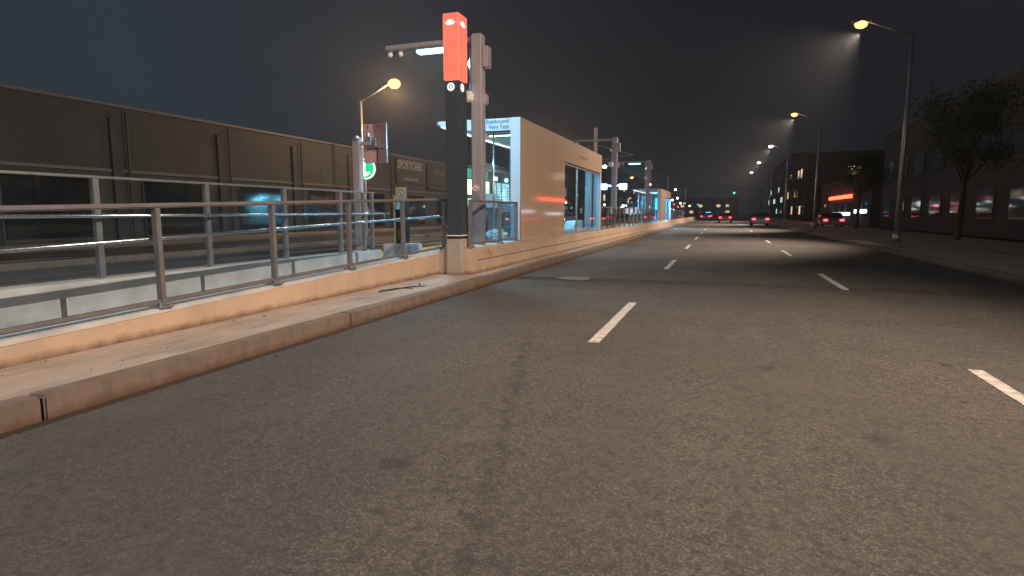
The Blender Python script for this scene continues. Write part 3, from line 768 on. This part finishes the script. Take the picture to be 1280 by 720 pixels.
adbox(-8.5, 66, .95, 1.25, 2.0, 'e_ad', 'right one of two small backlit white posters behind the long railing')
adbox(-7.95, 64, .55, .5, 1.9, emit('pale_blue_poster', (.25, .5, .6), .8), 'dim pale blue poster right of the white posters')
adbox(-7.2, 64, .5, .4, 1.8, emit('yellow_poster', (.55, .42, .16), .6), 'dull yellow lit poster behind the long railing')
adbox(-8.6, 62, .9, .35, 1.2, emit('ochre_poster', (.40, .30, .12), .5), 'low ochre lit panel under the white posters')
adbox(-6.9, 58, .45, 1.7, 3.0, emit('cyan_poster', (.12, .42, .6), .9), 'narrow upright pale blue lit sign near the far shelter')
adbox(-9.2, 80, 2.4, 2.2, 3.9, mat('maroon_board', (.06, .012, .02), .6), 'dark maroon board standing beyond the long railing', 'notice_board', 'board')

def signal(x, y, H, s, m, label):
    g = empty('traffic_signal', (x, y, 0), label, 'traffic signal', 'traffic signals at the far junctions')
    MB().rod((x, y, 0), (x, y, H), .09, n=10).build('pole', 'dark_metal', g)
    MB().rod((x, y, H - .3), (x + s * 4.5, y, H), .06, n=8).build('arm', 'dark_metal', g)
    b = MB().box(x + s * 4.3 - .18, x + s * 4.3 + .18, y - .1, y + .1, H - 1.0, H, .03).build('signal_head', 'blackp', g)
    MB().rod((x + s * 4.3, y - .11, H - .2 if m == 'e_sig' else H - .8), (x + s * 4.3, y - .14, H - .2 if m == 'e_sig' else H - .8), .14, n=14).build('lamp', m, b)
signal(-5.9, 104, 5.4, -1, 'e_sig', 'red traffic signal hanging over the tracks past the long railing')
signal(6.2, 110, 5.6, -1, 'e_siggreen', 'green traffic signal over the road ahead')
signal(-15.7, 118, 4.4, -1, 'e_sig', 'red traffic signal over the far roadway seen through the near shelter')

# ------------------------------------------------------------------ cars
def car(x, y, face, col, label, beacon=None):
    """face=+1 drives away (+Y), -1 drives towards the camera"""
    g = empty('car', (x, y, 0), label, 'car', 'cars out on the distant street')
    pm = mat('car_paint', col, .3, .3, var=.03, coat=1, coatr=.04)
    prof = [(-2.2, .32), (-2.2, .80), (-2.05, .92), (-1.2, .96), (-.7, 1.40), (.75, 1.43), (1.45, .98), (2.15, .86), (2.25, .62), (2.22, .32)]
    def yy(p): return y + p * face
    MB().prism([(yy(a), b) for a, b in prof], 'X', x - .88, x + .88, .07).build('body', pm, g)
    gl = [(-1.12, .98), (-.68, 1.35), (.70, 1.37), (1.30, .99)]
    MB().prism([(yy(a), b) for a, b in gl], 'X', x - .895, x + .895, .01).build('side_windows', 'carglass', g)
    a = MB(); a.prism([(yy(-1.22), .97), (yy(-.72), 1.38), (yy(-.74), 1.41), (yy(-1.26), .985)], 'X', x - .74, x + .74); a.build('rear_window', 'carglass', g)
    a = MB(); a.prism([(yy(1.50), .985), (yy(.80), 1.40), (yy(.82), 1.43), (yy(1.56), 1.0)], 'X', x - .74, x + .74); a.build('windscreen', 'carglass', g)
    for sx in (-1, 1):
        for py in (-1.35, 1.4):
            w_ = MB().rod((x + sx * .70, yy(py), .33), (x + sx * .92, yy(py), .33), .33, n=20).build('wheel', 'tyre', g)
            MB().rod((x + sx * .915, yy(py), .33), (x + sx * .93, yy(py), .33), .19, n=16).build('rim', 'galv', w_)
        MB().box(x + sx * .66 - .17, x + sx * .66 + .17, yy(2.26) - .04, yy(2.26) + .04, .60, .76, .01).build('headlight', 'e_head', g)
        MB().box(x + sx * .66 - .17, x + sx * .66 + .17, yy(-2.21) - .04, yy(-2.21) + .04, .66, .84, .01).build('tail_light', 'e_tail', g)
    if beacon:
        MB().box(x - .55, x + .55, y - .12, y + .12, 1.45, 1.56, .02).build('roof_light_bar', beacon, g)
car(-17.6, 96, 1, (.05, .05, .06), 'dark car driving away with red tail lights, seen through the railing posts')
car(-20.9, 84, -1, (.35, .36, .38), 'silver car coming on with white headlights on the far roadway')
car(-17.6, 68, -1, (.10, .22, .30), 'blue grey car on the far roadway seen through the shelter window')
car(-20.9, 62, 1, (.25, .27, .30), 'pale grey car passing the lit store on the far roadway')
car(.5, 92, 1, (.30, .04, .04), 'dark red car driving away in the middle lane ahead')
car(-2.8, 118, 1, (.06, .06, .07), 'black car driving away far ahead beside the platform')
car(3.9, 70, 1, (.3, .3, .32), 'light grey car driving away in the right lane ahead')
car(-2.8, 140, 1, (.5, .5, .52), 'small white car with a blue light bar far ahead', beacon='e_cyan')
car(9.5, 62, 1, (.2, .2, .22), 'grey car parked before the red banded shop across the street')

# ------------------------------------------------------------------ right side and far blocks
def block(name, x0, x1, y0, y1, h, fm, label, nx=0, side=-1, floors=1, wm_='e_warm', p=.3):
    g = empty(name, ((x0 + x1) / 2, (y0 + y1) / 2, .1), label, 'building')
    MB().box(x0, x1, y0, y1, .05, h).build('wall', fm, g)
    MB().box(x0 - .08, x1 + .08, y0 - .08, y1 + .08, h + .003, h + .22, .02).build('parapet', 'parapet', g)
    X = x0 if side < 0 else x1; k = 0
    n = int((y1 - y0) / 4.2)
    for f_ in range(floors):
        for i in range(n):
            yy = y0 + 1 + i * 4.2; z = 1.0 + f_ * 3.2
            if z + 1.7 > h or k > 60: continue
            k += 1
            lit = random.random() < p
            a, b = (X - .05, X - .003) if side < 0 else (X + .003, X + .05)
            fr_ = MB().box(a, b, yy, yy + 2.4, z, z + 1.7, .01).build('window', 'dark_metal', g)
            a2, b2 = (a - .008, a - .001) if side < 0 else (b + .001, b + .008)
            MB().box(a2, b2, yy + .1, yy + 2.3, z + .1, z + 1.6).build('pane', wm_ if lit else 'carglass', fr_)
    # end facing the camera
    for f_ in range(floors):
        for i in range(int((x1 - x0) / 4.5)):
            xx = x0 + 1.2 + i * 4.5; z = 1.0 + f_ * 3.2
            if z + 1.7 > h: continue
            fr_ = MB().box(xx, xx + 2.2, y0 - .05, y0 - .003, z, z + 1.6, .01).build('window', 'dark_metal', g)
            MB().box(xx + .1, xx + 2.1, y0 - .058, y0 - .051, z + .1, z + 1.5).build('pane', wm_ if random.random() < p * .8 else 'carglass', fr_)
    return g
block('low_shop', 14, 30, -6, 24, 5.0, 'facade2', 'low unlit brown shop on the right, nearest the camera', p=0)
block('brick_block', 14, 34, 30, 64, 8.5, 'facade', 'three storey dark block on the right of the street', floors=2, p=.10)
rs = block('red_banded_shop', 14, 32, 68, 100, 5.2, 'facade2', 'long low shop on the right with glowing bands added for their reflection', p=0)
MB().box(13.80, 13.94, 77, 92, 3.10, 3.50, .01).build('red_reflect_band', 'e_bigred', rs)  # glowing band added so the shelter wall mirrors a red streak
MB().box(13.80, 13.93, 70, 74.8, 1.35, 1.75, .01).build('white_reflect_band', 'e_bigwhite', rs)  # this and the next: added glow for white streaks on the shelter wall
MB().box(13.80, 13.93, 78, 89, 1.10, 1.45, .01).build('white_reflect_band', 'e_bigwhite', rs)
block('far_block', 13, 36, 110, 150, 11, 'facade', 'dark four storey block far down the right side', floors=3, p=.25)
block('far_block', -50, -27, 100, 150, 8, 'facade', 'dark block beyond the lit store on the left', side=1, floors=2, p=.3)
block('far_block', -46, -27, 160, 230, 13, 'facade2', 'taller dark block farthest down the left side', side=1, floors=3, p=.25, wm_='e_warm')
block('far_block', 16, 45, 165, 240, 16, 'facade', 'tall dark block farthest down the right side', floors=4, p=.2, wm_='e_shopcool')
block('far_block', -22, 8, 330, 350, 9, 'facade2', 'low block closing the end of the street', floors=2, p=.5)

def tree(x, y, h, label):
    g = empty('street_tree', (x, y, .1), label, 'tree', 'street trees on the right sidewalk')
    rnd = random.Random(int(x * 31 + y))
    t = MB(); t.rod((x, y, .1), (x + .1, y, h * .45), .14, .09, 10); tips = []
    for i in range(9):
        a = i * 2.4; r_ = rnd.uniform(.6, 1.5); z = h * rnd.uniform(.6, .95)
        e = (x + r_ * math.cos(a), y + r_ * math.sin(a), z); t.rod((x + .1, y, h * rnd.uniform(.36, .45)), e, .055, .015, 6); tips.append(e)
    t.build('trunk', 'wood', g)
    b = bmesh.new()
    for e in tips:
        for k in range(700):
            d = Vector((rnd.gauss(0, .42), rnd.gauss(0, .42), rnd.gauss(0, .36))); c_ = Vector(e) + d
            s_ = rnd.uniform(.04, .09); u = Vector((rnd.uniform(-1, 1), rnd.uniform(-1, 1), rnd.uniform(-1, 1))).normalized()
            v_ = u.orthogonal().normalized() * s_; w_ = u.cross(v_).normalized() * s_ * .6
            b.faces.new([b.verts.new(c_ + v_), b.verts.new(c_ + w_), b.verts.new(c_ - v_), b.verts.new(c_ - w_)])
    m = MB(); m.bm.free(); m.bm = b; m.build('crown', 'leaf', g)
for x, y, h in ((10.2, 22, 6), (10.4, 33, 6.8), (10.2, 54, 6.2), (10.3, 100, 7)):
    tree(x, y, h, {22: 'nearest leafy street tree on the right sidewalk', 33: 'taller second leafy street tree on the right sidewalk', 54: 'third leafy street tree before the red banded shop', 100: 'farthest leafy street tree past the red banded shop'}[y])
tree(-25, 104, 6, 'leafy tree by the far block on the left')

# scattered small far lamps of car parks and signs
spots = [(-22.5, 150, 3.2, 'e_head'), (-19, 170, 2.4, 'e_warm'), (-14, 165, 2.8, 'e_head'), (-11, 150, 2.2, 'e_head'), (-8.6, 128, 2.6, 'e_sig'), (-7.5, 132, 3.4, 'e_head'), (-20.5, 130, 2.6, 'e_head'), (-17, 190, 3.6, 'e_warm'), (-24.8, 98, 3.1, 'e_head'), (-24.6, 118, 2.4, 'e_tube'), (-6.6, 92, 4.8, 'e_head'), (-6.4, 94, 3.6, 'e_head'), (-6.2, 98, 2.9, 'e_tube')]
rs_ = random.Random(11)
for k in range(44):
    spots.append((rs_.uniform(-22, -6.2), rs_.uniform(64, 170), rs_.uniform(.9, 4.2), rs_.choice(['e_head', 'e_head', 'e_tube', 'e_tail', 'e_warm', 'e_cyan'])))
for i, (x, y, z, m) in enumerate(spots):
    g = empty('path_light', (x, y, 0), 'tiny far light on a slim post down the street', 'light', 'tiny far lights down the street')
    MB().rod((x, y, 0), (x, y, z - .1), .05, n=6).build('post', 'dark_metal', g)
    MB().ball((x, y, z), .17, 1).build('globe', m, g)

# grit swept into the gutter
gr = bmesh.new(); rg = random.Random(4)
for k in range(1500):
    y = rg.uniform(1.5, 34); x = -4.17 + abs(rg.gauss(0, .10)) if rg.random() < .8 else rg.uniform(-4.6, -5.3)
    z = .004 if x > -4.3 else .172
    s_ = rg.uniform(.003, .011)
    vs = [gr.verts.new((x + s_ * a, y + s_ * b, z + s_ * c_)) for a, b, c_ in ((1, 0, 0), (-.6, .8, 0), (-.5, -.9, 0), (rg.uniform(-.3, .3), 0, rg.uniform(.6, 1.2)))]
    for q in ((0, 1, 3), (1, 2, 3), (2, 0, 3)): gr.faces.new([vs[w_] for w_ in q])
mg = MB(); mg.bm.free(); mg.bm = gr
tag(mg.build('gutter_grit', mat('grit', (.16, .14, .12), .9, var=.4, scale=30)), 'fine grit and crumbs lying along the kerb and the concrete ledge', 'grit', kind='stuff')
# leaves and scraps on the ledge and road edge
for k, (x, y, a, l) in enumerate(((-4.05, 4.6, .4, 'curled dry leaf in the gutter nearest the camera'), (-3.95, 9.6, 1.3, 'dry leaf in the gutter beside the red lit pillar'), (-5.1, 5.6, 2.2, 'dry leaf on the concrete ledge at the foot of the ramp wall'))):
    b = bmesh.new(); o_ = [(-.03, 0, .004), (-.012, .016, .012), (.015, .014, .014), (.034, 0, .006), (.014, -.015, .012), (-.013, -.014, .010)]
    z = .004 if x > -4.3 else .172
    A = [b.verts.new((x + math.cos(a) * p - math.sin(a) * q, y + math.sin(a) * p + math.cos(a) * q, z + h)) for p, q, h in o_]
    B = [b.verts.new((v.co.x, v.co.y, v.co.z - .002)) for v in A]
    b.faces.new(A); b.faces.new(B[::-1])
    for i in range(6): b.faces.new((A[i], B[i], B[(i + 1) % 6], A[(i + 1) % 6]))
    mm_ = MB(); mm_.bm.free(); mm_.bm = b
    tag(mm_.build('dry_leaf', mat('dry_leaf', (.16, .09, .04), .8)), l, 'leaf')
# glowing panel added for the cyan light inside the far shelter
iw = empty('cyan_glow_panel', (-5.6, 57, .45), 'saturated cyan panel added for the glow inside the far shelter', 'screen')
MB().box(-5.75, -5.62, 54.6, 59.4, .45, 2.75, .02).build('frame', 'dark_metal', iw)
MB().box(-5.618, -5.605, 54.7, 59.3, .7, 2.65).build('lit_face', 'e_cyan', iw)

# ------------------------------------------------------------------ haze, added to stand in for lens glow at the lamps
hz = MB().box(-60, 50, -30, 360, -1.3, 20).build('haze', 'joint')
hm, hnt, hout = _nodes('lamp_halo_haze')
hv = N(hnt, 'ShaderNodeVolumePrincipled'); hv.inputs['Color'].default_value = (.85, .9, .95, 1); hv.inputs['Density'].default_value = .0012; hv.inputs['Anisotropy'].default_value = .8
L(hnt, hv.outputs[0], hout.inputs['Volume'])
hz.data.materials.clear(); hz.data.materials.append(hm); hz['kind'] = 'stuff'; hz['label'] = 'thin haze added to make a glow around the lamps'; hz['category'] = 'haze'

# ------------------------------------------------------------------ lights
def add_light(kind, name, loc, energy, col, **kw):
    l = bpy.data.lights.new(name, kind); l.energy = energy; l.color = col
    o = bpy.data.objects.new(name, l); COL.objects.link(o); o.location = loc
    for k, v in kw.items():
        if k == 'target':
            o.rotation_euler = (Vector(v) - Vector(loc)).to_track_quat('-Z', 'Y').to_euler()
        else: setattr(l, k, v)
    return o
SOD = (1.0, .77, .58)
for y, e, b in ((-19, 9500, .6), (5, 9500, 1.0), (29, 12000, .8), (53, 17000, .8), (77, 17000, .8), (101, 15000, .8)):
    add_light('SPOT', 'lamp_light', (5.1, y, 8.76), e, SOD, target=(-5.2, y + {-19: 8, 5: 2}.get(y, 0), .3), spot_size=R(118 if y > 0 else 140), spot_blend=b, shadow_soft_size=.045)
add_light('POINT', 'lamp_light', (-21.0, 36, 9.5), 2300, (1, .56, .27), shadow_soft_size=.16)
add_light('POINT', 'lamp_light', (-21.0, 75, 9.5), 2200, (1, .58, .3), shadow_soft_size=.16)
add_light('AREA', 'led_light', (-6.04, 12.13, 4.855), 200, (.34, .76, 1.0), shape='RECTANGLE', size=.8, size_y=.16)
add_light('AREA', 'led_light', (-6.16, 44.6, 4.905), 120, (.50, .86, 1.0), shape='RECTANGLE', size=.8, size_y=.16)
add_light('AREA', 'led_light', (-7.2, -4.5, 4.855), 650, (.50, .80, 1.0), shape='RECTANGLE', size=.8, size_y=.16)
for i in range(3):
    add_light('AREA', 'shelter_light', (-5.68, 14 + 1.9 + i * 3.2, 3.52), 110, (.38, .78, 1.0), shape='RECTANGLE', size=1.1, size_y=.1)
    add_light('AREA', 'shelter_light', (-5.68, 49.6 + 1.9 + i * 3.2, 3.05), 900, (.10, .58, 1.0), shape='RECTANGLE', size=1.1, size_y=.1)

# ------------------------------------------------------------------ world, camera, view
wd = bpy.data.worlds.new('World'); sc.world = wd; wd.use_nodes = True
nt = wd.node_tree; nt.nodes.clear()
out = nt.nodes.new('ShaderNodeOutputWorld'); bg = nt.nodes.new('ShaderNodeBackground')
tc = nt.nodes.new('ShaderNodeTexCoord'); sp = nt.nodes.new('ShaderNodeSeparateXYZ'); L(nt, tc.outputs['Generated'], sp.inputs[0])
# city glow: paler towards the west (-X), clouds faintly mottled
gl = ramp(nt, mathn(nt, 'SUBTRACT', mathn(nt, 'MULTIPLY', sp.outputs[0], -1), mathn(nt, 'MULTIPLY', sp.outputs[1], .35)), -.25, .55)
cl = ramp(nt, noise(nt, tc.outputs['Generated'], 2.2, 5), .3, .7)
c = mixc(nt, gl, (.0105, .011, .0155), (.030, .040, .052))
c = mixc(nt, mathn(nt, 'MULTIPLY', cl, .25), c, (.020, .021, .024))
L(nt, c, bg.inputs[0]); bg.inputs[1].default_value = 1.0; L(nt, bg.outputs[0], out.inputs[0])

cam = bpy.data.cameras.new('camera'); co = bpy.data.objects.new('camera', cam); COL.objects.link(co)
cam.sensor_width = 36; cam.lens = 36 * 740 / 1280; cam.clip_end = 2000; cam.clip_start = .05
co.location = (0, 0, 1.4)
pitch = math.atan(94 / 740); yaw = math.atan(262 / math.hypot(740, 94))
co.rotation_euler = (math.pi / 2 - pitch, 0, yaw)
sc.camera = co
sc.view_settings.view_transform = 'Standard'; sc.view_settings.look = 'None'
sc.view_settings.exposure = 0; sc.view_settings.gamma = 1; sc.view_settings.use_curve_mapping = False
